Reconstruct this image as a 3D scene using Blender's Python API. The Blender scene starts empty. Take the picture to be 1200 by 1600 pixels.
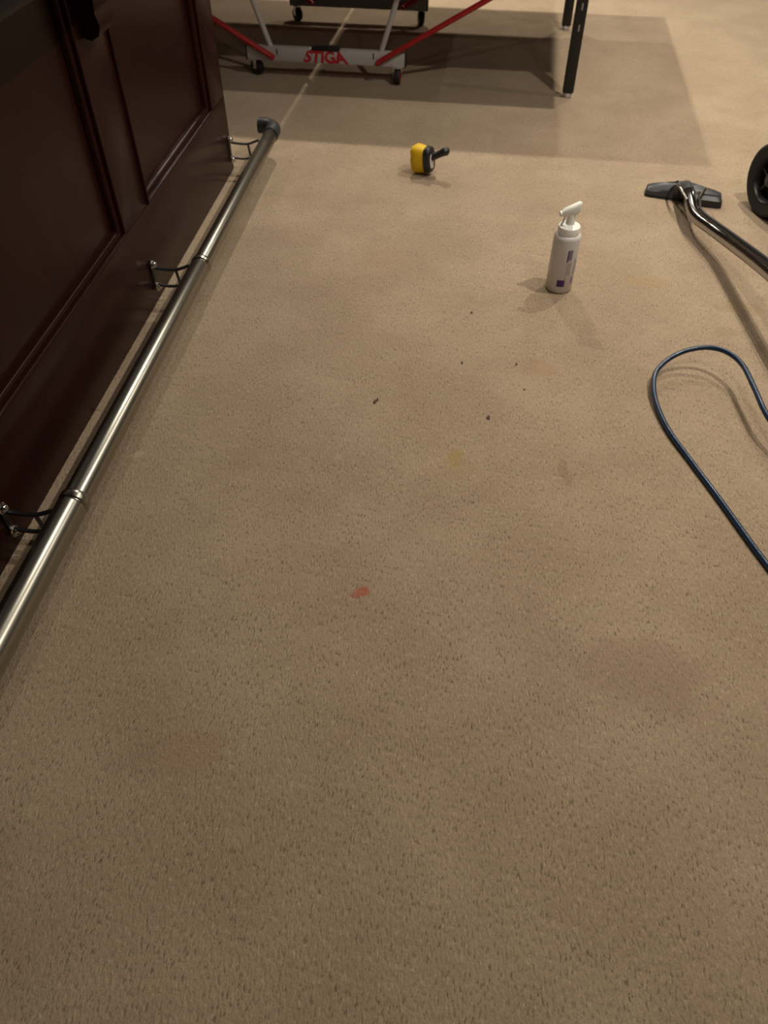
import bpy, bmesh, math, random
from mathutils import Vector, Matrix

random.seed(7)
scene = bpy.context.scene
COL = scene.collection
PI = math.pi

# ------------------------------------------------------------------ camera
CAM_H = 1.40
PITCH = math.atan(1309 / 1200.0)          # looking down
YAW = math.atan(208 / 1776.0)             # turned left of the bar's direction
cam_data = bpy.data.cameras.new('camera')
cam_data.sensor_fit = 'VERTICAL'
cam_data.sensor_height = 36.0
cam_data.lens = 36.0 * 1200 / 1600
cam_data.clip_start = 0.02
cam_data.dof.use_dof = True
cam_data.dof.focus_distance = 1.55
cam_data.dof.aperture_fstop = 5.6
cam = bpy.data.objects.new('camera', cam_data)
COL.objects.link(cam)
cam.location = (0, 0, CAM_H)
cam.rotation_euler = (PI / 2 - PITCH, 0, YAW)
scene.camera = cam

# ------------------------------------------------------------------ world, exposure
world = bpy.data.worlds.new('world')
scene.world = world
world.use_nodes = True
bg = world.node_tree.nodes['Background']
bg.inputs[0].default_value = (1.0, 0.86, 0.68, 1)
bg.inputs[1].default_value = 0.004
scene.view_settings.view_transform = 'Standard'
scene.view_settings.look = 'None'
scene.view_settings.gamma = 1.0
scene.view_settings.use_curve_mapping = False
scene.view_settings.exposure = 0.1

LAMP_COLOR = (1.0, 0.915, 0.775)
CEIL = 2.75
# (x, y, watts) of the recessed ceiling lamps and one added fill lamp
LAMPS = [(1.20, 0.85, 7.0), (1.20, 2.25, 29.0), (1.20, 3.70, 30.0), (1.20, 5.20, 18.0), (1.20, 6.60, 20.0),
         (-0.52, 5.20, 50.0), (-2.30, 5.20, 13.0), (2.85, 3.70, 10.0), (0.30, 0.85, 8.0), (-0.52, 6.60, 26.0)]  # last but one is a fill lamp added to brighten the near carpet





# ------------------------------------------------------------------ mesh helpers
class MB:
    """collects vertices and faces of ONE mesh"""
    def __init__(self):
        self.v = []
        self.f = []

    def add(self, verts, faces):
        o = len(self.v)
        self.v += [tuple(p) for p in verts]
        self.f += [tuple(i + o for i in fc) for fc in faces]
        return self

    def box(self, x0, x1, y0, y1, z0, z1):
        v = [(x0, y0, z0), (x1, y0, z0), (x1, y1, z0), (x0, y1, z0), (x0, y0, z1), (x1, y0, z1), (x1, y1, z1), (x0, y1, z1)]
        return self.add(v, [(0, 3, 2, 1), (4, 5, 6, 7), (0, 1, 5, 4), (1, 2, 6, 5), (2, 3, 7, 6), (3, 0, 4, 7)])

    def rbox(self, x0, x1, y0, y1, z0, z1, r=0.004, seg=2):
        bm = bmesh.new()
        bmesh.ops.create_cube(bm, size=1)
        for v in bm.verts:
            v.co = ((x0 + x1) / 2 + v.co.x * (x1 - x0), (y0 + y1) / 2 + v.co.y * (y1 - y0), (z0 + z1) / 2 + v.co.z * (z1 - z0))
        bmesh.ops.bevel(bm, geom=list(bm.edges), offset=r, segments=seg, affect='EDGES', profile=0.5)
        bm.verts.index_update()
        self.add([v.co[:] for v in bm.verts], [[v.index for v in f.verts] for f in bm.faces])
        bm.free()
        return self

    def lathe(self, prof, seg=32, M=None):
        """profile [(r, z)] about the local Z axis; closed where r is 0"""
        v, f = [], []
        n = len(prof)
        for r, z in prof:
            for k in range(seg):
                a = 2 * PI * k / seg
                v.append(Vector((r * math.cos(a), r * math.sin(a), z)))
        for i in range(n - 1):
            for k in range(seg):
                k2 = (k + 1) % seg
                f.append((i * seg + k, i * seg + k2, (i + 1) * seg + k2, (i + 1) * seg + k))
        if prof[0][0] > 1e-6:
            f.append(tuple(range(seg - 1, -1, -1)))
        if prof[-1][0] > 1e-6:
            f.append(tuple((n - 1) * seg + k for k in range(seg)))
        if M is not None:
            v = [M @ p for p in v]
        return self.add(v, f)

    def ring(self, prof, seg=32, M=None):
        """closed profile loop [(r, z)] swept about Z (a solid ring)"""
        v, f = [], []
        n = len(prof)
        for r, z in prof:
            for k in range(seg):
                a = 2 * PI * k / seg
                v.append(Vector((r * math.cos(a), r * math.sin(a), z)))
        for i in range(n):
            j = (i + 1) % n
            for k in range(seg):
                k2 = (k + 1) % seg
                f.append((i * seg + k, i * seg + k2, j * seg + k2, j * seg + k))
        if M is not None:
            v = [M @ p for p in v]
        return self.add(v, f)

    def sweep(self, pts, rad, seg=14, cap=True, flat=1.0, upv=None):
        """tube along points; rad a number or one per point; flat squashes the section"""
        pts = [Vector(p) for p in pts]
        n = len(pts)
        if not isinstance(rad, (list, tuple)):
            rad = [rad] * n
        T = []
        for i in range(n):
            a = pts[max(i - 1, 0)]
            b = pts[min(i + 1, n - 1)]
            T.append((b - a).normalized())
        u = Vector(upv) if upv else (Vector((0, 0, 1)) if abs(T[0].z) < 0.9 else Vector((1, 0, 0)))
        v, f = [], []
        for i in range(n):
            u = (u - T[i] * u.dot(T[i])).normalized()
            w = T[i].cross(u)
            for k in range(seg):
                a = 2 * PI * k / seg
                v.append(pts[i] + (u * math.cos(a) * flat + w * math.sin(a)) * rad[i])
        for i in range(n - 1):
            for k in range(seg):
                k2 = (k + 1) % seg
                f.append((i * seg + k, i * seg + k2, (i + 1) * seg + k2, (i + 1) * seg + k))
        if cap:
            f.append(tuple(range(seg - 1, -1, -1)))
            f.append(tuple((n - 1) * seg + k for k in range(seg)))
        return self.add(v, f)

    def prism(self, poly, axis, a0, a1):
        """2-D polygon extruded along an axis; poly gives the two other coordinates in xyz order"""
        def mk(p, a):
            q = list(p)
            q.insert('xyz'.index(axis), a)
            return q
        n = len(poly)
        v = [mk(p, a0) for p in poly] + [mk(p, a1) for p in poly]
        f = [tuple(range(n - 1, -1, -1)), tuple(range(n, 2 * n))]
        for i in range(n):
            j = (i + 1) % n
            f.append((i, j, n + j, n + i))
        return self.add(v, f)

    def loft(self, loops):
        """closed loops with the same vertex count, capped"""
        n = len(loops[0])
        v, f = [], []
        for lp in loops:
            v += lp
        for i in range(len(loops) - 1):
            for k in range(n):
                k2 = (k + 1) % n
                f.append((i * n + k, i * n + k2, (i + 1) * n + k2, (i + 1) * n + k))
        f.append(tuple(range(n - 1, -1, -1)))
        f.append(tuple((len(loops) - 1) * n + k for k in range(n)))
        return self.add(v, f)

    def build(self, name, mat, parent=None, smooth=True, label=None, M=None):
        me = bpy.data.meshes.new(name)
        me.from_pydata(self.v, [], self.f)
        if M is not None:
            me.transform(M)
        bm = bmesh.new()
        bm.from_mesh(me)
        bmesh.ops.recalc_face_normals(bm, faces=bm.faces)
        bm.to_mesh(me)
        bm.free()
        if smooth:
            me.shade_smooth()
            me.set_sharp_from_angle(angle=math.radians(38))
        me.materials.append(mat)
        o = bpy.data.objects.new(name, me)
        COL.objects.link(o)
        if parent:
            o.parent = parent
        if label:
            o['label'] = label
        return o


def tag(o, label, cat, group=None):
    o['label'] = label
    o['category'] = cat
    if group:
        o['group'] = group
    return o


def empty(name, loc, label, cat, group=None, rz=0):
    o = bpy.data.objects.new(name, None)
    o.empty_display_size = 0.05
    COL.objects.link(o)
    o.location = loc
    o.rotation_euler = (0, 0, rz)
    return tag(o, label, cat, group)


def struct(o):
    o['kind'] = 'structure'
    return o


def axis_matrix(p, d):
    """places local Z along d at p"""
    d = Vector(d).normalized()
    return Matrix.Translation(Vector(p)) @ d.to_track_quat('Z', 'Y').to_matrix().to_4x4()


def arc(fn, n):
    return [fn(i / (n - 1)) for i in range(n)]


def bez(p, n=24):
    """Catmull-Rom through the points"""
    p = [Vector(q) for q in p]
    q = [2 * p[0] - p[1]] + p + [2 * p[-1] - p[-2]]
    out = []
    for i in range(1, len(q) - 2):
        for k in range(n):
            t = k / n
            a, b, c, d = q[i - 1], q[i], q[i + 1], q[i + 2]
            out.append(0.5 * ((2 * b) + (c - a) * t + (2 * a - 5 * b + 4 * c - d) * t * t + (3 * b - a - 3 * c + d) * t ** 3))
    out.append(p[-1])
    return out


# ------------------------------------------------------------------ materials
def material(name, color, rough=0.5, metal=0.0, coat=0.0, noise=0.0, nscale=60.0, bump=0.0, bscale=200.0,
             stretch=(1, 1, 1), spec=0.5, color2=None, rvar=0.0):
    m = bpy.data.materials.new(name)
    m.use_nodes = True
    nt = m.node_tree
    N, L = nt.nodes, nt.links
    b = N['Principled BSDF']
    b.inputs['Roughness'].default_value = rough
    b.inputs['Metallic'].default_value = metal
    b.inputs['Coat Weight'].default_value = coat
    b.inputs['Coat Roughness'].default_value = 0.12
    b.inputs['Specular IOR Level'].default_value = spec
    tc = N.new('ShaderNodeTexCoord')
    mp = N.new('ShaderNodeMapping')
    mp.inputs['Scale'].default_value = stretch
    L.new(tc.outputs['Object'], mp.inputs['Vector'])
    nz = N.new('ShaderNodeTexNoise')
    nz.inputs['Scale'].default_value = nscale
    nz.inputs['Detail'].default_value = 4
    L.new(mp.outputs[0], nz.inputs['Vector'])
    mix = N.new('ShaderNodeMix')
    mix.data_type = 'RGBA'
    c2 = color2 or tuple(c * (1 - noise) for c in color)
    mix.inputs['A'].default_value = (*c2, 1)
    mix.inputs['B'].default_value = (*color, 1)
    L.new(nz.outputs['Fac'], mix.inputs['Factor'])
    L.new(mix.outputs['Result'], b.inputs['Base Color'])
    if rvar:
        mr = N.new('ShaderNodeMapRange')
        mr.inputs['To Min'].default_value = max(0.02, rough - rvar)
        mr.inputs['To Max'].default_value = rough + rvar
        L.new(nz.outputs['Fac'], mr.inputs['Value'])
        L.new(mr.outputs[0], b.inputs['Roughness'])
    if bump:
        n2 = N.new('ShaderNodeTexNoise')
        n2.inputs['Scale'].default_value = bscale
        n2.inputs['Detail'].default_value = 3
        L.new(mp.outputs[0], n2.inputs['Vector'])
        bp = N.new('ShaderNodeBump')
        bp.inputs['Strength'].default_value = bump
        bp.inputs['Distance'].default_value = 0.002
        L.new(n2.outputs['Fac'], bp.inputs['Height'])
        L.new(bp.outputs[0], b.inputs['Normal'])
    return m


def carpet_material():
    m = bpy.data.materials.new('beige_cut_pile_carpet')
    m.use_nodes = True
    nt = m.node_tree
    N, L = nt.nodes, nt.links
    b = N['Principled BSDF']
    b.inputs['Roughness'].default_value = 0.95
    b.inputs['Specular IOR Level'].default_value = 0.1
    b.inputs['Sheen Weight'].default_value = 0.15
    b.inputs['Sheen Roughness'].default_value = 0.6
    tc = N.new('ShaderNodeTexCoord')

    def mapped(scale, rz=0.0):
        mp = N.new('ShaderNodeMapping')
        mp.inputs['Scale'].default_value = scale
        mp.inputs['Rotation'].default_value = (0, 0, rz)
        L.new(tc.outputs['Object'], mp.inputs['Vector'])
        return mp.outputs[0]

    def noise(vec, scale, detail=2, rough=0.5, dist=0.0):
        n = N.new('ShaderNodeTexNoise')
        n.inputs['Scale'].default_value = scale
        n.inputs['Detail'].default_value = detail
        n.inputs['Roughness'].default_value = rough
        n.inputs['Distortion'].default_value = dist
        L.new(vec, n.inputs['Vector'])
        return n.outputs['Fac']

    def ramp(fac, lo, hi, a=0.0, c=1.0):
        r = N.new('ShaderNodeMapRange')
        r.interpolation_type = 'SMOOTHSTEP'
        r.inputs['From Min'].default_value = lo
        r.inputs['From Max'].default_value = hi
        r.inputs['To Min'].default_value = a
        r.inputs['To Max'].default_value = c
        L.new(fac, r.inputs['Value'])
        return r.outputs[0]

    def mixc(fac, A, B):
        x = N.new('ShaderNodeMix')
        x.data_type = 'RGBA'
        if isinstance(fac, float):
            x.inputs['Factor'].default_value = fac
        else:
            L.new(fac, x.inputs['Factor'])
        for key, val in (('A', A), ('B', B)):
            if isinstance(val, tuple):
                x.inputs[key].default_value = (*val, 1)
            else:
                L.new(val, x.inputs[key])
        return x.outputs['Result']

    def math_(op, a, c):
        x = N.new('ShaderNodeMath')
        x.operation = op
        for i, val in enumerate((a, c)):
            if isinstance(val, (int, float)):
                x.inputs[i].default_value = val
            else:
                L.new(val, x.inputs[i])
        return x.outputs[0]

    base = mixc(ramp(noise(mapped((1, 1, 1)), 3.2, 4, 0.6), 0.35, 0.68), CARPET_A, CARPET_B)
    base = mixc(ramp(noise(mapped((1, 1, 1)), 9.0, 3, 0.6), 0.45, 0.75, 0.0, 0.45), base, CARPET_C)
    # tufts in rows along the bar: dark slits between, light tips on top
    tuft = noise(mapped((230, 78, 1), 0.05), 1.0, 2, 0.55, 0.15)
    patch = noise(mapped((1, 1, 1)), 16.0, 2, 0.5)
    dark = math_('MULTIPLY', ramp(tuft, 0.46, 0.31), ramp(patch, 0.30, 0.68, 0.4, 1.0))
    tip = ramp(noise(mapped((215, 66, 1), 0.02), 1.0, 2, 0.5, 0.1), 0.54, 0.70)
    col = mixc(math_('MULTIPLY', dark, 0.74), base, (0.085, 0.055, 0.034))
    col = mixc(math_('MULTIPLY', tip, 0.30), col, (0.62, 0.50, 0.36))
    # fine yarn grain
    grain = noise(mapped((520, 260, 1)), 1.0, 2, 0.6)
    col = mixc(ramp(grain, 0.3, 0.75, 0.0, 0.22), col, (0.20, 0.145, 0.09))

    # stains with their own place and outline
    def stain(cx, cy, rx, ry, color, strength, wob=30.0, rz=0.0):
        nonlocal col
        mp = N.new('ShaderNodeMapping')
        mp.vector_type = 'TEXTURE'
        mp.inputs['Location'].default_value = (cx, cy, 0)
        mp.inputs['Rotation'].default_value = (0, 0, rz)
        mp.inputs['Scale'].default_value = (rx, ry, 1)
        L.new(tc.outputs['Object'], mp.inputs['Vector'])
        ln = N.new('ShaderNodeVectorMath')
        ln.operation = 'LENGTH'
        L.new(mp.outputs[0], ln.inputs[0])
        nn = noise(mapped((1, 1, 1)), wob, 3, 0.6)
        d = math_('ADD', ln.outputs['Value'], math_('MULTIPLY', math_('SUBTRACT', nn, 0.5), 1.6))
        mask = math_('MULTIPLY', ramp(d, 1.05, 0.55), strength)
        col = mixc(mask, col, color)
    for s in STAINS:
        stain(*s)
    L.new(col, b.inputs['Base Color'])
    # relief
    hgt = math_('ADD', math_('MULTIPLY', tuft, 1.0), math_('MULTIPLY', grain, 0.35))
    bp = N.new('ShaderNodeBump')
    bp.inputs['Strength'].default_value = 0.7
    bp.inputs['Distance'].default_value = 0.005
    L.new(hgt, bp.inputs['Height'])
    L.new(bp.outputs[0], b.inputs['Normal'])
    return m


CARPET_A = (0.330, 0.240, 0.160)
CARPET_B = (0.390, 0.292, 0.200)
CARPET_C = (0.335, 0.262, 0.165)
# x, y, radius x, radius y, colour, strength, outline wobble, turn
STAINS = [
    (-0.172, 1.025, 0.024, 0.016, (0.36, 0.085, 0.04), 0.72, 60.0, 0.5),     # small red-orange mark
    (0.014, 1.495, 0.024, 0.040, (0.34, 0.23, 0.06), 0.60, 28.0, 0.0),         # yellow stain
    (0.020, 1.455, 0.055, 0.060, (0.31, 0.21, 0.10), 0.40, 20.0, 0.0),
    (0.245, 1.912, 0.07, 0.045, (0.33, 0.20, 0.11), 0.45, 20.0, 0.0),
    (0.300, 1.47, 0.016, 0.06, (0.22, 0.14, 0.06), 0.40, 24.0, 0.1),
    (-0.29, 2.48, 0.12, 0.08, (0.34, 0.23, 0.12), 0.35, 14.0, 0.0),
    (0.62, 2.44, 0.09, 0.045, (0.33, 0.22, 0.09), 0.40, 12.0, 0.0),
    (0.89, 2.31, 0.10, 0.05, (0.28, 0.19, 0.10), 0.40, 14.0, 0.0),
    (0.84, 2.16, 0.06, 0.03, (0.26, 0.18, 0.11), 0.35, 16.0, 0.0),
    (0.44, 0.88, 0.16, 0.10, (0.25, 0.165, 0.11), 0.40, 9.0, 0.2),
    (-0.478, 0.60, 0.12, 0.06, (0.27, 0.165, 0.11), 0.35, 9.0, 0.2),
    (-0.54, 1.41, 0.06, 0.05, (0.29, 0.20, 0.12), 0.35, 18.0, 0.0),
    (-0.825, 1.404, 0.030, 0.012, (0.52, 0.42, 0.31), 0.30, 30.0, 0.4),
    (-0.700, 0.465, 0.020, 0.016, (0.50, 0.40, 0.28), 0.25, 30.0, 0.0),
    (-0.294, 1.459, 0.012, 0.016, (0.52, 0.42, 0.30), 0.25, 40.0, 0.0),
    (-0.318, 0.462, 0.030, 0.022, (0.46, 0.36, 0.25), 0.18, 26.0, 0.0),
]

M_CARPET = carpet_material()
M_WALL = material('dark_tan_wall_paint', (0.16, 0.125, 0.09), 0.85, noise=0.05, nscale=8, bump=0.05, bscale=300)
M_CEIL = material('ceiling_paint', (0.26, 0.24, 0.20), 0.9, noise=0.04, nscale=6, bump=0.1, bscale=150)
M_TRIM = material('painted_trim', (0.70, 0.64, 0.54), 0.45, noise=0.03)
M_WOOD = material('dark_mahogany', (0.026, 0.0056, 0.0042), 0.27, spec=0.12, color2=(0.012, 0.0028, 0.0024), nscale=9, stretch=(3, 3, 0.5), bump=0.05, bscale=60)
M_WOODH = material('dark_mahogany_lengthwise', (0.026, 0.0056, 0.0042), 0.27, spec=0.12, color2=(0.012, 0.0028, 0.0024), nscale=9, stretch=(3, 0.5, 3), bump=0.05, bscale=60)
M_TOP = material('black_countertop', (0.007, 0.006, 0.009), 0.45, spec=0.15, noise=0.4, nscale=90)
M_STEEL = material('brushed_stainless_steel', (0.36, 0.345, 0.30), 0.27, 1.0, color2=(0.33, 0.315, 0.275), nscale=14, stretch=(1, 0.15, 1))
M_STEELD = material('tarnished_grey_metal', (0.10, 0.10, 0.11), 0.42, 1.0, noise=0.3, nscale=60, rvar=0.08)
M_ELBOW = material('dark_grey_elbow_metal', (0.085, 0.088, 0.095), 0.40, 0.7, noise=0.25, nscale=50)
M_WANDTUBE = material('polished_wand_steel', (0.40, 0.39, 0.38), 0.13, 1.0, noise=0.12, nscale=30, rvar=0.04)
M_SLOT = material('grey_slot_metal', (0.30, 0.29, 0.30), 0.5, noise=0.1)
M_CHROME = material('chrome', (0.78, 0.77, 0.74), 0.12, 1.0, noise=0.05)
M_WHITE = material('white_powder_coat', (0.50, 0.48, 0.48), 0.4, noise=0.06, nscale=30)
M_RED = material('red_powder_coat', (0.42, 0.018, 0.022), 0.4, noise=0.15, nscale=30)
M_REDINK = material('red_print', (0.50, 0.015, 0.03), 0.5, noise=0.05)
M_BLACK = material('black_powder_coat', (0.010, 0.009, 0.013), 0.45, noise=0.3, nscale=40)
M_RUBBER = material('black_rubber', (0.014, 0.013, 0.014), 0.65, noise=0.3, nscale=80, bump=0.1)
M_WHITE_SHADED = material('shaded_white_powder_coat', (0.30, 0.31, 0.38), 0.5, noise=0.2, nscale=30)  # white rear carriage bar with the under-table shade put into its colour
M_TABLE = material('blue_table_paint', (0.012, 0.035, 0.10), 0.5, noise=0.1, nscale=30)
M_CHIP = material('brown_particle_board', (0.16, 0.115, 0.075), 0.8, noise=0.35, nscale=160)
M_YELLOW = material('yellow_nylon_bristle', (0.86, 0.56, 0.002), 0.55, color2=(0.66, 0.38, 0.001), nscale=220, stretch=(1, 1, 1), bump=0.8, bscale=420)
M_BLKPL = material('black_plastic', (0.016, 0.014, 0.018), 0.42, noise=0.25, nscale=60)
M_GREYPL = material('dark_grey_plastic', (0.050, 0.052, 0.060), 0.38, noise=0.25, nscale=40)
M_LABEL = material('white_sticker', (0.70, 0.66, 0.62), 0.5, noise=0.05)
M_BOTTLE = material('white_plastic_bottle', (0.66, 0.63, 0.62), 0.38, noise=0.04, nscale=20, coat=0.1)
M_CAP = material('bright_white_plastic', (0.86, 0.86, 0.80), 0.35, noise=0.03)
M_PURPLE = material('purple_print', (0.060, 0.018, 0.145), 0.5, noise=0.1)
M_LAVENDER = material('faded_purple_print', (0.25, 0.20, 0.33), 0.5, noise=0.15, nscale=200)
M_GREYINK = material('pale_grey_print', (0.40, 0.36, 0.42), 0.5, noise=0.15, nscale=200)
M_HOSE = material('blue_braided_hose', (0.006, 0.034, 0.090), 0.30, color2=(0.003, 0.012, 0.034), nscale=260, bump=0.3, bscale=260, coat=0.1)
M_TANK = material('dark_moulded_tank', (0.022, 0.021, 0.024), 0.5, noise=0.2, nscale=20)
M_CRUMB = material('dark_brown_crumb', (0.12, 0.075, 0.045), 0.9, noise=0.4, nscale=500)


def emissive(name, color, strength):
    m = material(name, color, 0.5)
    b = m.node_tree.nodes['Principled BSDF']
    b.inputs['Emission Color'].default_value = (*color, 1)
    b.inputs['Emission Strength'].default_value = strength
    return m


M_LENS = emissive('lit_lamp_lens', LAMP_COLOR, 12.0)

# ------------------------------------------------------------------ room
RX0, RX1, RY0, RY1 = -4.0, 4.2, -2.2, 8.2
struct(MB().box(RX0 - .1, RX1 + .1, RY0 - .1, RY1 + .1, -0.05, 0).build('floor', M_CARPET, smooth=False))
struct(MB().box(RX0 - .1, RX1 + .1, RY0 - .1, RY1 + .1, CEIL, CEIL + .1).build('ceiling', M_CEIL, smooth=False))
struct(MB().box(RX0 - .1, RX0, RY0 - .1, RY1 + .1, 0, CEIL).build('wall_left', M_WALL, smooth=False))
struct(MB().box(RX1, RX1 + .1, RY0 - .1, RY1 + .1, 0, CEIL).build('wall_right', M_WALL, smooth=False))
struct(MB().box(RX0, RX1, RY1, RY1 + .1, 0, CEIL).build('wall_back', M_WALL, smooth=False))
struct(MB().box(RX0, RX1, RY0 - .1, RY0, 0, CEIL).build('wall_front', M_WALL, smooth=False))
struct(MB().box(RX0, RX0 + .014, RY0, RY1, 0, .1).build('baseboard_left', M_TRIM, smooth=False))
struct(MB().box(RX1 - .014, RX1, RY0, RY1, 0, .1).build('baseboard_right', M_TRIM, smooth=False))
struct(MB().box(RX0 + .014, RX1 - .014, RY1 - .014, RY1, 0, .1).build('baseboard_back', M_TRIM, smooth=False))
struct(MB().box(RX0 + .014, RX1 - .014, RY0, RY0 + .014, 0, .1).build('baseboard_front', M_TRIM, smooth=False))

# ------------------------------------------------------------------ recessed ceiling lamps, one of them an added fill
LAMP_WORDS = {0: 'round recessed ceiling lamp, above the trailing end of the blue hose',
              1: 'round recessed ceiling lamp above the wand and blue hose',
              2: 'round recessed ceiling lamp above the wand head and cleaning machine',
              3: 'round recessed ceiling lamp above the black legs of the table',
              4: 'round recessed ceiling lamp beyond the black legs of the table',
              5: 'round recessed ceiling lamp straight above the table tennis table',
              6: 'round recessed ceiling lamp past the end of the wooden bar',
              7: 'round recessed ceiling lamp nearest the side wall beyond the cleaning machine',
              8: 'added recessed fill lamp out from the panelled front of the bar',
              9: 'round recessed ceiling lamp behind the table tennis table'}
for i, (lx, ly, w) in enumerate(LAMPS):
    e = empty('recessed_ceiling_lamp', (lx, ly, CEIL), LAMP_WORDS[i], 'ceiling lamp', 'recessed ceiling lamps')
    MB().ring([(.040, -.001), (.062, -.001), (.064, -.006), (.058, -.010), (.042, -.006)], 32).build('trim_ring', M_TRIM, e)
    MB().lathe([(.040, -.002), (.040, -.005), (0, -.006)], 24).build('lens', M_LENS, e)
    ld = bpy.data.lights.new('lamp_light', 'AREA')
    ld.shape = 'DISK'
    ld.size = 0.06
    ld.energy = w
    ld.color = LAMP_COLOR
    ld.spread = math.radians(160)
    lo = bpy.data.objects.new('lamp_light', ld)
    COL.objects.link(lo)
    lo.parent = e
    lo.location = (0, 0, -0.014)

# ------------------------------------------------------------------ wooden bar
BX = -1.0                       # front face of the frame
BY0, BY1 = -1.15, 3.145         # ends of the bar
BTOP = 1.03
bar = empty('bar_cabinet', (BX - .3, (BY0 + BY1) / 2, 0), 'dark mahogany bar front with recessed panels, corbels and a metal foot rail', 'bar')
off = Vector((-(BX - .3), -(BY0 + BY1) / 2, 0))
MOFF = Matrix.Translation(off)
REC = 0.024                     # depth of the panel field behind the frame
RAILZ, TOPZ = 0.285, 0.93


def barpart(mb, name, mat, **k):
    return mb.build(name, mat, bar, M=MOFF, **k)


barpart(MB().box(BX - .62, BX - REC - .012, BY0 + .01, BY1 - .01, 0, BTOP), 'carcass', M_WOOD, smooth=False)
barpart(MB().rbox(BX - .63, BX - .001, BY1 - .0105, BY1, 0.0, BTOP, .003), 'end_panel', M_WOOD)
barpart(MB().rbox(BX - REC - .012, BX, BY0, BY1 - .011, 0, RAILZ, .003), 'bottom_rail', M_WOODH)
barpart(MB().rbox(BX - REC - .012, BX, BY0, BY1 - .011, TOPZ, BTOP, .003), 'top_rail', M_WOODH)
panels = [(2.215, 2.968), (1.165, 2.020), (0.115, 0.970), (-0.960, -0.080)]
stiles = [(2.968, BY1 - .011), (2.020, 2.215), (0.970, 1.165), (-0.080, 0.115), (BY0, -0.960)]
for y0, y1 in stiles:
    barpart(MB().rbox(BX - REC - .012, BX, y0, y1, RAILZ, TOPZ, .003), 'stile', M_WOOD)
for y0, y1 in panels:
    barpart(MB().box(BX - REC - .012, BX - REC, y0, y1, RAILZ, TOPZ), 'panel', M_WOOD, smooth=False)
    # mitred moulding frame: bead proud of the frame, cove down to the panel
    prof = [(0.000, -.004), (0.000, .002), (.0015, .0050), (.0045, .0068), (.008, .0066), (.0105, .0045), (.0115, .001), (.0117, -.0045), (.0150, -.0050), (.0200, -.0066),
            (.0240, -.0100), (.0262, -.0150), (.0268, -.0190), (.0300, -.0192), (.0305, -REC), (0, -REC)]
    corners = [(y0, RAILZ, 1, 1), (y1, RAILZ, -1, 1), (y1, TOPZ, -1, -1), (y0, TOPZ, 1, -1)]
    mb = MB()
    n = len(prof)
    vs, fs = [], []
    for cy, cz, sy, sz in corners:
        for d, h in prof:
            vs.append((BX + h, cy + sy * d, cz + sz * d))
    for c in range(4):
        c2 = (c + 1) % 4
        for k in range(n):
            k2 = (k + 1) % n
            fs.append((c * n + k, c2 * n + k, c2 * n + k2, c * n + k2))
    mb.add(vs, fs)
    barpart(mb, 'panel_moulding', M_WOOD)
# corbels on the stiles, under the overhang
for cy in (3.05, 2.118, 1.068, 0.018, -1.05):
    prof = [(BX, BTOP), (BX, .785), (BX + .020, .778), (BX + .042, .790), (BX + .050, .812), (BX + .044, .838), (BX + .048, .868),
            (BX + .070, .905), (BX + .110, .930), (BX + .150, .938), (BX + .185, .955), (BX + .198, .985), (BX + .200, BTOP)]
    w = .047
    mb = MB().prism(prof, 'y', cy - w, cy + w)
    barpart(mb, 'corbel', M_WOOD)
ctop = MB()
px0, px1 = BX - .64, -0.752
prof = [(px0, BTOP), (px1 - .008, BTOP), (px1 - .002, BTOP + .006), (px1, BTOP + .016), (px1, BTOP + .026), (px1 - .003, BTOP + .036), (px1 - .010, BTOP + .042), (px0, BTOP + .042)]
ctop.prism(prof, 'y', BY0 - .05, BY1 + .06)
tag(ctop.build('bar_countertop', M_TOP), 'black countertop overhanging the panelled wooden bar', 'countertop')

# ------------------------------------------------------------------ foot rail
RXA, RZA = -0.849, 0.112
rail = empty('foot_rail', (RXA, 1.0, 0), 'brushed steel foot rail on brackets along the bottom of the bar', 'foot rail')
MR = Matrix.Translation((-RXA, -1.0, 0))


def railpart(mb, name, mat, parent=None, **k):
    return mb.build(name, mat, parent or rail, M=MR, **k)


R0, R1, R2 = .0345, .0315, .0285
ydir = Matrix.Rotation(-PI / 2, 4, 'X')            # local z -> world +y


def along_y(y):
    return Matrix.Translation((RXA, y, RZA)) @ ydir


for r, a, b_ in ((R0, -1.0, 1.105), (R1, 1.105, 2.165), (R2, 2.165, 3.235)):
    railpart(MB().lathe([(r - .003, a), (r, a + .002), (r, b_ - .004), (r - .002, b_)], 40,
                        Matrix.Translation((RXA, 0, RZA)) @ ydir), 'rail_tube', M_STEEL)
for y, r in ((1.108, R0), (2.168, R1)):
    railpart(MB().lathe([(r - .005, 0), (r + .0004, .004), (r + .0014, .012), (r + .0006, .022), (r - .004, .028)], 40, along_y(y)), 'collar', M_STEEL)
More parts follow.
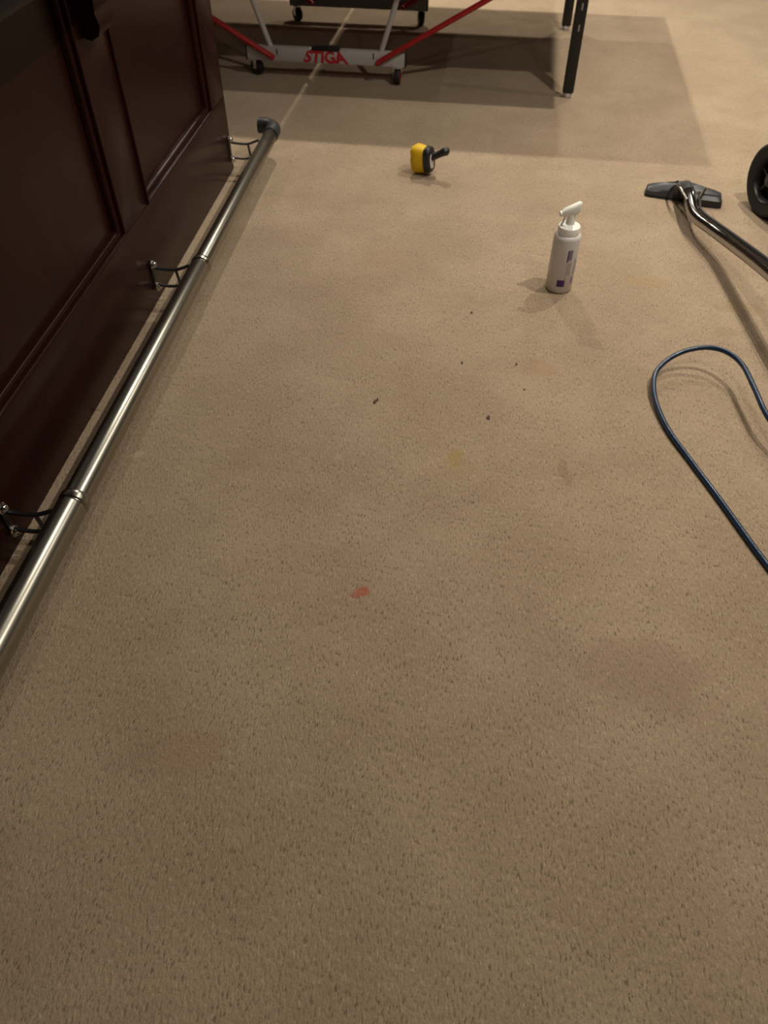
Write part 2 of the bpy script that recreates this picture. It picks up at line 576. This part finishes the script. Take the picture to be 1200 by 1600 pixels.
# open elbow at the far end, turning toward the bar
ER = .0315
cpts = [(RXA, 3.215, RZA), (RXA, 3.25, RZA)]
cpts += [(RXA - .052 + .052 * math.cos(a), 3.262 + .052 * math.sin(a), RZA) for a in [PI / 2 * k / 8 for k in range(9)]]
cpts += [(RXA - .072, 3.314, RZA)]
mb = MB()
mb.sweep(cpts, ER, 28, cap=False)
inner = MB().sweep(cpts, ER - .003, 28, cap=False)
mb.add(inner.v, inner.f)
n_, s_ = len(cpts), 28
o0, o1 = 0, n_ * s_
for base in (0, (n_ - 1) * s_):
    for k in range(s_):
        k2 = (k + 1) % s_
        mb.f.append((o0 + base + k, o0 + base + k2, o1 + base + k2, o1 + base + k))
railpart(mb, 'elbow', M_ELBOW)
for by in (3.115, 2.135, 1.070, 0.02, -0.95):
    z1, z2 = .118, .058
    br = railpart(MB().rbox(BX + .0005, BX + .005, by - .009, by + .009, .040, .138, .002), 'bracket', M_STEELD)
    up = bez([(BX + .004, by, z1), (BX + .05, by, z1 - .004), (BX + .085, by, z1 - .002), (RXA - .026, by + .004, z1 + .012)], 8)
    railpart(MB().sweep(up, .0065, 10, flat=.7), 'bracket_arm', M_STEELD, br)
    lo_ = bez([(BX + .004, by, z2), (BX + .05, by, z2 - .004), (BX + .09, by, z2 + .004), (RXA - .020, by + .003, z2 + .032)], 8)
    railpart(MB().sweep(lo_, .006, 10, flat=.7), 'bracket_arm', M_STEELD, br)
    railpart(MB().sweep([(BX + .080, by, z1 - .002), (BX + .086, by, z2 + .004)], .006, 10, flat=.7), 'bracket_strut', M_STEELD, br)
    for bz in (z1 + .010, z2 - .008):
        railpart(MB().lathe([(.0145, 0), (.0145, .003), (.011, .0045), (.0105, .010), (.007, .014), (0, .0155)], 18,
                            axis_matrix((BX + .005, by - .001, bz), (1, 0, 0))), 'bolt_cap', M_CHROME, br)

# ------------------------------------------------------------------ table tennis table
TC = (-0.772, 4.70)
tbl = empty('table_tennis_table', (TC[0], TC[1], 0), 'folding table tennis table on a white wheeled carriage with black legs', 'game table', rz=math.radians(-2.0))
HX, HY, TZ = 1.37, 0.7625, 0.76
for s in (-1, 1):
    a, b_ = (.0038, HX) if s > 0 else (-HX, -.0038)
    top = MB().rbox(a, b_, -HY, HY, TZ - .020, TZ, .002).build('tabletop_half', M_TABLE, tbl)
    MB().rbox(a, b_, -HY, HY, TZ - .022, TZ - .0195, .0005).build('underside_board', M_CHIP, top)
    fr = MB()
    fr.box(a + .012 if s > 0 else a, b_ if s > 0 else b_ - .012, -HY, -HY + .02, TZ - .06, TZ - .02)
    fr.box(a + .012 if s > 0 else a, b_ if s > 0 else b_ - .012, HY - .02, HY, TZ - .06, TZ - .02)
    xe = HX - .02 if s > 0 else -HX
    fr.box(xe, xe + .02, -HY + .02, HY - .02, TZ - .06, TZ - .02)
    fr.build('edge_apron', M_BLACK, top, smooth=False)
    # white boundary lines on the top
    ln = MB()
    ln.box(a, b_, -HY, -HY + .02, TZ, TZ + .0006).box(a, b_, HY - .02, HY, TZ, TZ + .0006)
    ln.box(xe, xe + .02, -HY + .02, HY - .02, TZ, TZ + .0006).box(a, b_, -.0015, .0015, TZ, TZ + .0006)
    ln.build('boundary_line', M_WHITE, top, smooth=False)
LEGX, LEGY = 1.212, 0.535
for sx in (-1, 1):
    for sy in (-1, 1):
        x, y = sx * LEGX, sy * LEGY
        lg = MB().rbox(x - .026, x + .026, y - .020, y + .020, .022, TZ - .06, .003).build('leg', M_BLACK, tbl)
        MB().lathe([(.016, 0.0), (.020, .004), (.020, .016), (.012, .026), (.008, .03)], 18, Matrix.Translation((x, y, 0))).build('foot', M_WHITE, lg)
        for zs in (.300, .385, .47):
            MB().rbox(x + .002 - .004, x + .002 + .004, y - .0208, y - .0185, zs - .014, zs + .014, .0015).build('leg_slot', M_SLOT, lg)
    MB().rbox(sx * LEGX - .018, sx * LEGX + .018, -LEGY + .02, LEGY - .02, TZ - .12, TZ - .085, .003).build('leg_crossbar', M_BLACK, tbl)
BZ0, BZ1 = .078, .140


def caster(x, y, turn, parent, hubmat):
    R = .036
    ax = Vector((math.cos(turn), math.sin(turn), 0))
    w = MB().ring([(R - .012, -.013), (R - .003, -.014), (R, -.009), (R, .009), (R - .003, .014), (R - .012, .013)], 28,
                  axis_matrix((x, y, R), ax)).build('caster_wheel', M_RUBBER, parent)
    MB().lathe([(R - .011, -.014), (R - .012, -.0155), (.010, -.016), (.010, .016), (R - .012, .0155), (R - .011, .014)], 24,
               axis_matrix((x, y, R), ax)).build('wheel_hub', hubmat, w)
    f = MB()
    T = Matrix.Translation((x, y, 0)) @ Matrix.Rotation(turn, 4, 'Z')
    for s in (-1, 1):
        q = MB().rbox(s * .0205 - .002, s * .0205 + .002, -.010, .010, .032, BZ0, .001)
        f.add([T @ Vector(p) for p in q.v], q.f)
    q = MB().rbox(-.0225, .0225, -.012, .012, BZ0 - .006, BZ0 + .001, .001)
    f.add([T @ Vector(p) for p in q.v], q.f)
    f.build('caster_fork', M_CHROME, w)


for sy in (-1, 1):
    y = sy * .475
    m = M_WHITE if sy < 0 else M_WHITE_SHADED
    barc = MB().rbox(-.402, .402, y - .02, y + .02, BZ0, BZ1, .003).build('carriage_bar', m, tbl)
    for sx in (-1, 1):
        MB().rbox(sx * .405 - .004, sx * .405 + .004, y - .021, y + .021, BZ0 - .001, BZ1 + .001, .002).build('end_cap', M_BLACK, barc)
        MB().rbox(sx * .245 - .003, sx * .245 + .003, y - .0215, y - .0195, BZ0 + .030, BZ1 - .005, .0008).build('slot', M_BLACK, barc)
    MB().rbox(-.068, .075, y - .024, y + .022, BZ1 - .006, BZ1 + .012, .003).build('latch_pad', M_BLACK, barc)
    for sx in (-1, 1):
        tb = (.0 if sx > 0 else 1.25) if sy < 0 else (.35 if sx > 0 else .9)
        caster(sx * .367, y + (.028 if sy < 0 else -.028) * (1 if sx < 0 else -1) * .6, tb, tbl, M_RED if sx > 0 and sy < 0 else M_BLKPL)
        MB().sweep([(sx * .278, y - sy * -.0, BZ1 - .012), (sx * .485, y, TZ - .026)], .013, 14).build('support_strut', M_WHITE, tbl)
        MB().sweep([(sx * .268, y - .030, .098), (sx * .74, y - .030, .360), (sx * 1.13, y - .030, .578), (sx * 1.19, y - .03, .612)], .016, 14, flat=.8).build('diagonal_brace', M_RED, tbl)
        MB().lathe([(.011, -.006), (.011, .022), (.008, .028), (0, .029)], 16, axis_matrix((sx * .268, y - .022, .098), (0, -1, 0))).build('pivot_bolt', M_RED, tbl)
    if sy < 0:
        cu = bpy.data.curves.new('lettering', 'FONT')
        cu.body = 'STIGA'
        cu.size = .083
        cu.extrude = .0006
        cu.offset = .0035
        cu.shear = .0
        cu.align_x = 'CENTER'
        cu.align_y = 'CENTER'
        to = bpy.data.objects.new('lettering_curve', cu)
        COL.objects.link(to)
        dg = bpy.context.evaluated_depsgraph_get()
        me = bpy.data.meshes.new_from_object(to.evaluated_get(dg))
        bpy.data.objects.remove(to)
        xs = [v.co.x for v in me.vertices]
        ys = [v.co.y for v in me.vertices]
        wx, wy = max(xs) - min(xs), max(ys) - min(ys)
        mx, my = (max(xs) + min(xs)) / 2, (max(ys) + min(ys)) / 2
        for v in me.vertices:                    # the outer letters lean outward like the printed mark
            u = (v.co.x - mx) / wx
            t = (v.co.y - my) / wy
            v.co.x = u * (.212 - .050 * t)
            v.co.y = t * .056
        me.materials.clear()
        me.materials.append(M_REDINK)
        me.transform(Matrix.Translation((.003, y - .0206, (BZ0 + BZ1) / 2 - .002)) @ Matrix.Rotation(PI / 2, 4, 'X'))
        lt = bpy.data.objects.new('lettering', me)
        COL.objects.link(lt)
        lt.parent = barc
        lt['label'] = 'red lettering on the white bar'
# long side members joining the two carriage bars high under the top
for sx in (-1, 1):
    MB().rbox(sx * .485 - .015, sx * .485 + .015, -.50, .50, TZ - .052, TZ - .022, .003).build('carriage_member', M_BLACK, tbl)

# ------------------------------------------------------------------ scrub brush
brush = empty('scrub_brush', (-0.178, 3.165, 0), 'yellow bristled scrub brush with black handle lying on the carpet', 'brush')
# built along local +X (bristles to -X, handle to +X), then tilted so that it rests on bristles and plate
bl = []
NB = 40


def oval(x, ry, rz, jitter=0.0):
    out = []
    for k in range(NB):
        a = 2 * PI * k / NB
        c, s = math.cos(a), math.sin(a)
        pw = 0.72
        j = random.uniform(-jitter, jitter)
        out.append((x + j, ry * math.copysign(abs(c) ** pw, c), rz * math.copysign(abs(s) ** pw, s)))
    return out


TILT = Matrix.Rotation(-.42, 4, 'Z') @ Matrix.Rotation(-.10, 4, 'Y')
low = min((TILT @ Vector(p)).z for p in oval(-.056, .041, .0565) + oval(-.010, .034, .050) + oval(.008, .034, .050))
TILT = Matrix.Translation((-.010, .012, -low)) @ TILT
mb = MB().loft([oval(-.006, .031, .045), oval(-.020, .035, .050), oval(-.040, .039, .054, .001), oval(-.056, .040, .055, .002), oval(-.066, .036, .050, .002), oval(-.069, .026, .038, .003)])
mb.build('bristles', M_YELLOW, brush, M=TILT)
mb = MB().loft([oval(-.012, .031, .047), oval(-.010, .034, .050), oval(.008, .034, .050), oval(.013, .031, .046), oval(.017, .024, .036)])
plate = mb.build('brush_block', M_BLKPL, brush, M=TILT)
mb = MB().loft([oval(.0165, .016, .027), oval(.0185, .016, .027)])
mb.build('sticker', M_LABEL, plate, M=TILT @ Matrix.Translation((0, -.006, -.003)))
hp = bez([(.010, .004, .010), (.033, .008, .018), (.060, .014, .030), (.084, .020, .040)], 6)
hr = [.020 - .004 * math.sin(PI * min(1, i / (len(hp) - 1) * 1.2)) for i in range(len(hp))]
hr[-1] = .007
hr[-2] = .0145
hr[-3] = .0170
MB().sweep(hp, hr, 18, flat=.85).build('handle', M_BLKPL, brush, M=TILT)

# ------------------------------------------------------------------ spray bottle
BXY = (0.315, 2.365)
bot = empty('spray_bottle', (BXY[0], BXY[1], 0), 'white plastic spray bottle with purple print standing on the carpet', 'bottle', rz=0.0)
BR = .0435
MB().lathe([(0, .003), (.030, .002), (.036, 0), (BR - .003, .002), (BR, .007), (BR, .186), (BR - .0015, .192), (BR - .006, .196), (.034, .1985), (.0, .1985)], 56).build('bottle_body', M_BOTTLE, bot)
MB().lathe([(.0340, .1983), (.0352, .1995), (.0352, .217), (.0335, .221), (.024, .2235), (.017, .228)], 40).build('collar', M_CAP, bot)
MB().lathe([(.0155, .226), (.0140, .232), (.0125, .262), (.011, .268)], 24).build('neck', M_CAP, bot)


def patch(name, mat, a0, a1, z0, z1, lift=.0004):
    n = 8
    R = BR + lift
    v, f = [], []
    for i in range(n + 1):
        a = a0 + (a1 - a0) * i / n
        for r in (BR - .001, R):
            for z in (z0, z1):
                v.append((r * math.sin(a), -r * math.cos(a), z))
    for i in range(n):
        o = i * 4
        f += [(o + 2, o + 6, o + 7, o + 3), (o + 1, o + 3, o + 7, o + 5), (o, o + 4, o + 6, o + 2)]
    f += [(0, 2, 3, 1), (n * 4, n * 4 + 1, n * 4 + 3, n * 4 + 2)]
    return MB().add(v, f).build(name, mat, bot)


# angles: 0 faces -Y; positive turns to +X
patch('purple_square', M_PURPLE, -.30, .28, .028, .052)
patch('purple_mark', M_LAVENDER, .17, .52, .122, .158)
patch('purple_stripe', M_PURPLE, .15, .24, .116, .156, .0006)
for k, (a0, a1, z0, z1) in enumerate([(.22, .28, .065, .112), (.34, .42, .072, .115), (.48, .56, .068, .117), (.85, .95, .065, .125), (1.0, 1.1, .070, .115), (.20, .26, .054, .062)]):
    patch('print_line', M_GREYINK, a0, a1, z0, z1)
patch('print_box', M_LAVENDER, .78, 1.02, .034, .060)
# trigger head pointing left
HT = Matrix.Rotation(math.radians(12), 4, 'Z')


def rect(x, y0, y1, z0, z1, n=20, p=.6):
    out = []
    for k in range(n):
        a = 2 * PI * k / n
        c, s = math.cos(a), math.sin(a)
        out.append((x, (y0 + y1) / 2 + (y1 - y0) / 2 * math.copysign(abs(c) ** p, c), (z0 + z1) / 2 + (z1 - z0) / 2 * math.copysign(abs(s) ** p, s)))
    return out


MB().loft([rect(-.032, -.008, .008, .253, .270), rect(-.022, -.011, .011, .252, .278), rect(-.004, -.013, .013, .253, .286),
           rect(.012, -.0135, .0135, .256, .293), rect(.021, -.012, .012, .262, .297), rect(.025, -.008, .008, .270, .296)]).build('sprayer_head', M_CAP, bot, M=HT)
MB().lathe([(.0080, 0), (.0086, .002), (.0086, .007), (.004, .008), (.004, .005), (0, .005)], 18, HT @ axis_matrix((-.031, 0, .261), (-1, 0, -.15))).build('nozzle', M_CAP, bot)
MB().sweep([HT @ Vector(p) for p in bez([(-.018, 0, .258), (-.021, 0, .245), (-.025, 0, .230), (-.033, 0, .212)], 6)], .0060, 12, flat=.5, upv=(1, 0, 0)).build('trigger', M_LABEL, bot)

# ------------------------------------------------------------------ carpet cleaning wand
wand = empty('carpet_wand', (0.84, 3.08, 0), 'steel carpet cleaning wand with black floor head lying on the carpet', 'cleaning wand')
MW = Matrix.Translation((-.84, -3.08, 0))
# head: low hood lofted from a long slot, its middle drawn out to a round neck
hc = Vector((.826, 3.088, 0))
hx = Vector((.985, -.17, 0)).normalized()           # along the slot
hy = Vector((.17, .985, 0)).normalized()            # away from the tube


def hloop(cx, cy, cz, lx, ly, p, n=32, crown=0.0):
    out = []
    for k in range(n):
        a = 2 * PI * k / n
        c, s = math.cos(a), math.sin(a)
        dx = cx + lx * math.copysign(abs(c) ** p, c)
        q = hc + hx * dx + hy * (cy + ly * math.copysign(abs(s) ** p, s))
        out.append((q.x, q.y, cz + crown * max(0, 1 - abs(dx) / .13)))
    return out


head = MB().loft([hloop(0, .0, .005, .144, .030, .3), hloop(0, .0, .022, .144, .030, .3, crown=.006), hloop(0, 0.004, .030, .140, .024, .35, crown=.016),
                  hloop(0, .006, .034, .128, .016, .4, crown=.024), hloop(0, .006, .036, .100, .008, .5, crown=.026)]).build('wand_head', M_GREYPL, wand, M=MW)
MB().loft([hloop(0, 0, .0, .146, .036, .3), hloop(0, 0, .007, .146, .034, .3)]).build('glide_lip', M_BLKPL, head, M=MW)
MB().loft([hloop(.082, -.040, .004, .066, .020, .4), hloop(.082, -.040, .026, .062, .017, .4), hloop(.078, -.034, .038, .052, .010, .5)]).build('jet_guard', M_BLKPL, head, M=MW)
MB().loft([hloop(-.005, -.004, .020, .048, .030, .6), hloop(-.005, -.014, .048, .040, .030, .7), hloop(-.004, -.026, .066, .028, .026, .9)]).build('neck_hood', M_GREYPL, head, M=MW)
tube_pts = bez([(.822, 3.074, .050), (.817, 3.02, .066), (.812, 2.94, .070), (.811, 2.84, .065), (.822, 2.775, .067), (.848, 2.690, .077), (.883, 2.555, .097), (.924, 2.262, .158), (.965, 1.95, .205), (1.01, 1.62, .215),
                (1.05, 1.35, .170), (1.085, 1.10, .080), (1.10, .98, .042), (1.115, .84, .025), (1.135, .62, .024)], 8)
MB().sweep(tube_pts, .0210, 24).build('wand_tube', M_WANDTUBE, wand, M=MW)
MB().sweep(tube_pts[2:14], .0250, 24).build('neck_collar', M_GREYPL, wand, M=MW)
MB().sweep(tube_pts[-9:], .0235, 20).build('grip', M_BLKPL, wand, M=MW)
# solution line, jets and brackets
sl = [Vector(p) + Vector((.017, .002, .020)) for p in tube_pts[26:80]]
MB().sweep([hc + hx * .065 + hy * -.03 + Vector((0, 0, .036)), hc + hx * .045 + hy * -.12 + Vector((0, 0, .080))] + sl, .0050, 10).build('solution_line', M_BLKPL, wand, M=MW)
for t in (-.052, .012, .070):
    a = hc + hx * t + hy * -.022 + Vector((0, 0, .040))
    b_ = Vector(tube_pts[20]) + Vector((t * .30, 0, .016))
    MB().sweep(bez([a, (a * .6 + b_ * .4) + hx * t * .12 + Vector((0, 0, .030)), b_], 6), .0050, 10, flat=.8).build('jet_pipe', M_CHROME, head, M=MW)
for t in (-.035, -.010):
    a = hc + hx * t + hy * .020 + Vector((0, 0, .050))
    MB().sweep([a, a + hy * -.030 + Vector((0, 0, .016))], .0036, 8).build('bracket_clip', M_CHROME, head, M=MW)

# ------------------------------------------------------------------ blue hose
hose_pts = [(.98, .62, .008), (.85, .95, .008), (0.752, 1.203, 0.008), (0.721, 1.286, 0.008), (0.678, 1.408, 0.008), (0.628, 1.541, 0.008), (0.587, 1.651, 0.010), (0.566, 1.752, 0.014),
            (.563, 1.831, .022),
            (.576, 1.889, .032), (.613, 1.933, .046), (.662, 1.960, .060), (.720, 1.966, .072), (.767, 1.938, .080), (.799, 1.878, .082), (.812, 1.780, .080), (.829, 1.667, .070),
            (.880, 1.555, .052), (.97, 1.44, .030), (1.12, 1.33, .010), (1.40, 1.30, .008), (1.62, 1.52, .008)]
hp = bez(hose_pts, 10)
hose = MB().sweep(hp, .0073, 14).build('solution_hose', M_HOSE)
tag(hose, 'blue braided hose looping across the carpet', 'hose')

# ------------------------------------------------------------------ carpet cleaning machine (its wheel shows)
MCX, MCY = 1.385, 3.06
mach = empty('carpet_extractor', (MCX, MCY, 0), 'black wheeled carpet cleaning machine beside the wand', 'cleaning machine', rz=math.radians(19))
# local x: width (wheel on -x), local y: length
mach_body = MB().rbox(-.13, .235, -.34, .10, .10, .50, .035, 3).build('machine_body', M_TANK, mach)
MB().rbox(-.06, .21, -.32, .06, .495, .72, .05, 3).build('recovery_tank', M_TANK, mach)
MB().lathe([(.09, .715), (.09, .745), (.08, .755), (0, .758)], 28, Matrix.Translation((.075, -.13, 0))).build('tank_lid', M_GREYPL, mach)
MB().sweep(bez([(-.08, -.30, .48), (-.08, -.38, .66), (-.07, -.43, .92), (-.03, -.45, .96), (.15, -.45, .96), (.19, -.43, .92), (.20, -.38, .66), (.20, -.30, .48)], 8), .014, 12).build('push_handle', M_STEELD, mach)
for sx in (-1, 1):
    WR = .130
    A = axis_matrix((sx * .285, .02, WR), (sx, 0, 0))
    wh = MB().ring([(.082, -.026), (.118, -.030), (.127, -.024), (WR, -.010), (WR, .010), (.127, .024), (.118, .030), (.082, .026)], 44, A).build('wheel', M_RUBBER, mach)
    MB().ring([(.070, -.020), (.083, -.024), (.083, .024), (.078, .027), (.070, .012)], 44, A).build('rim', M_BLKPL, wh)
    MB().lathe([(.0, -.012), (.079, -.012), (.079, -.006), (.0, -.004)], 32, A).build('wheel_disc', M_BLKPL, wh)
    for k in range(5):
        a = 2 * PI * k / 5 + .3
        MB().sweep([A @ Vector((.020 * math.cos(a), .020 * math.sin(a), .008)), A @ Vector((.074 * math.cos(a), .074 * math.sin(a), .004))], .011, 10, flat=.5).build('spoke', M_BLKPL, wh)
    MB().lathe([(.026, -.03), (.026, .018), (.020, .024), (0, .026)], 24, A).build('hub_cap', M_GREYPL, wh)
MB().sweep([(-.28, .02, .13), (.28, .02, .13)], .012, 12).build('axle', M_STEELD, mach)
for sx in (-1, 1):
    c = MB().ring([(.018, -.012), (.038, -.013), (.040, -.008), (.040, .008), (.038, .013), (.018, .012)], 24, axis_matrix((.05 + sx * .13, -.27, .040), (1, 0, 0))).build('front_caster', M_RUBBER, mach)
    MB().rbox(.05 + sx * .13 - .020, .05 + sx * .13 + .020, -.282, -.258, .038, .105, .003).build('caster_bracket', M_STEELD, c)

# ------------------------------------------------------------------ crumbs on the carpet
CRUMBS = [(0.098, 1.662, .0062, 'dark brown round crumb on the carpet past the yellow stain'),
          (-0.224, 1.694, .0060, 'dark forked scrap of debris on the carpet, nearest the foot rail of the crumbs'),
          (0.013, 1.907, .0045, 'tiny dark speck on the carpet between the forked scrap and the spray bottle'),
          (0.176, 1.919, .0042, 'tiny dark speck on the carpet beside a brownish stain'),
          (0.198, 1.799, .0034, 'smallest brown speck on the carpet, closer to the round crumb than to the bottle'),
          (0.031, 2.178, .0046, 'tiny dark speck on the carpet by the shadow of the spray bottle')]
for i, (x, y, r, lab) in enumerate(CRUMBS):
    bm = bmesh.new()
    bmesh.ops.create_icosphere(bm, subdivisions=2, radius=r)
    for v in bm.verts:
        k = 1 + random.uniform(-.28, .28)
        v.co = Vector((v.co.x * k * .75, v.co.y * k * 1.35, max(v.co.z * .45 * k, -r * .3)))
    if i == 1:
        g = bmesh.ops.create_icosphere(bm, subdivisions=2, radius=r * .62)
        for v in g['verts']:
            k = 1 + random.uniform(-.25, .25)
            v.co = Vector((v.co.x * k * .8 + .006, v.co.y * k * 1.7 + .010, max(v.co.z * .5, -r * .3)))
    zmin = min(v.co.z for v in bm.verts)
    me = bpy.data.meshes.new('crumb')
    bm.to_mesh(me)
    bm.free()
    me.materials.append(M_CRUMB)
    o = bpy.data.objects.new('crumb', me)
    COL.objects.link(o)
    o.location = (x, y, -zmin)
    tag(o, lab, 'crumb', 'crumbs on the carpet')
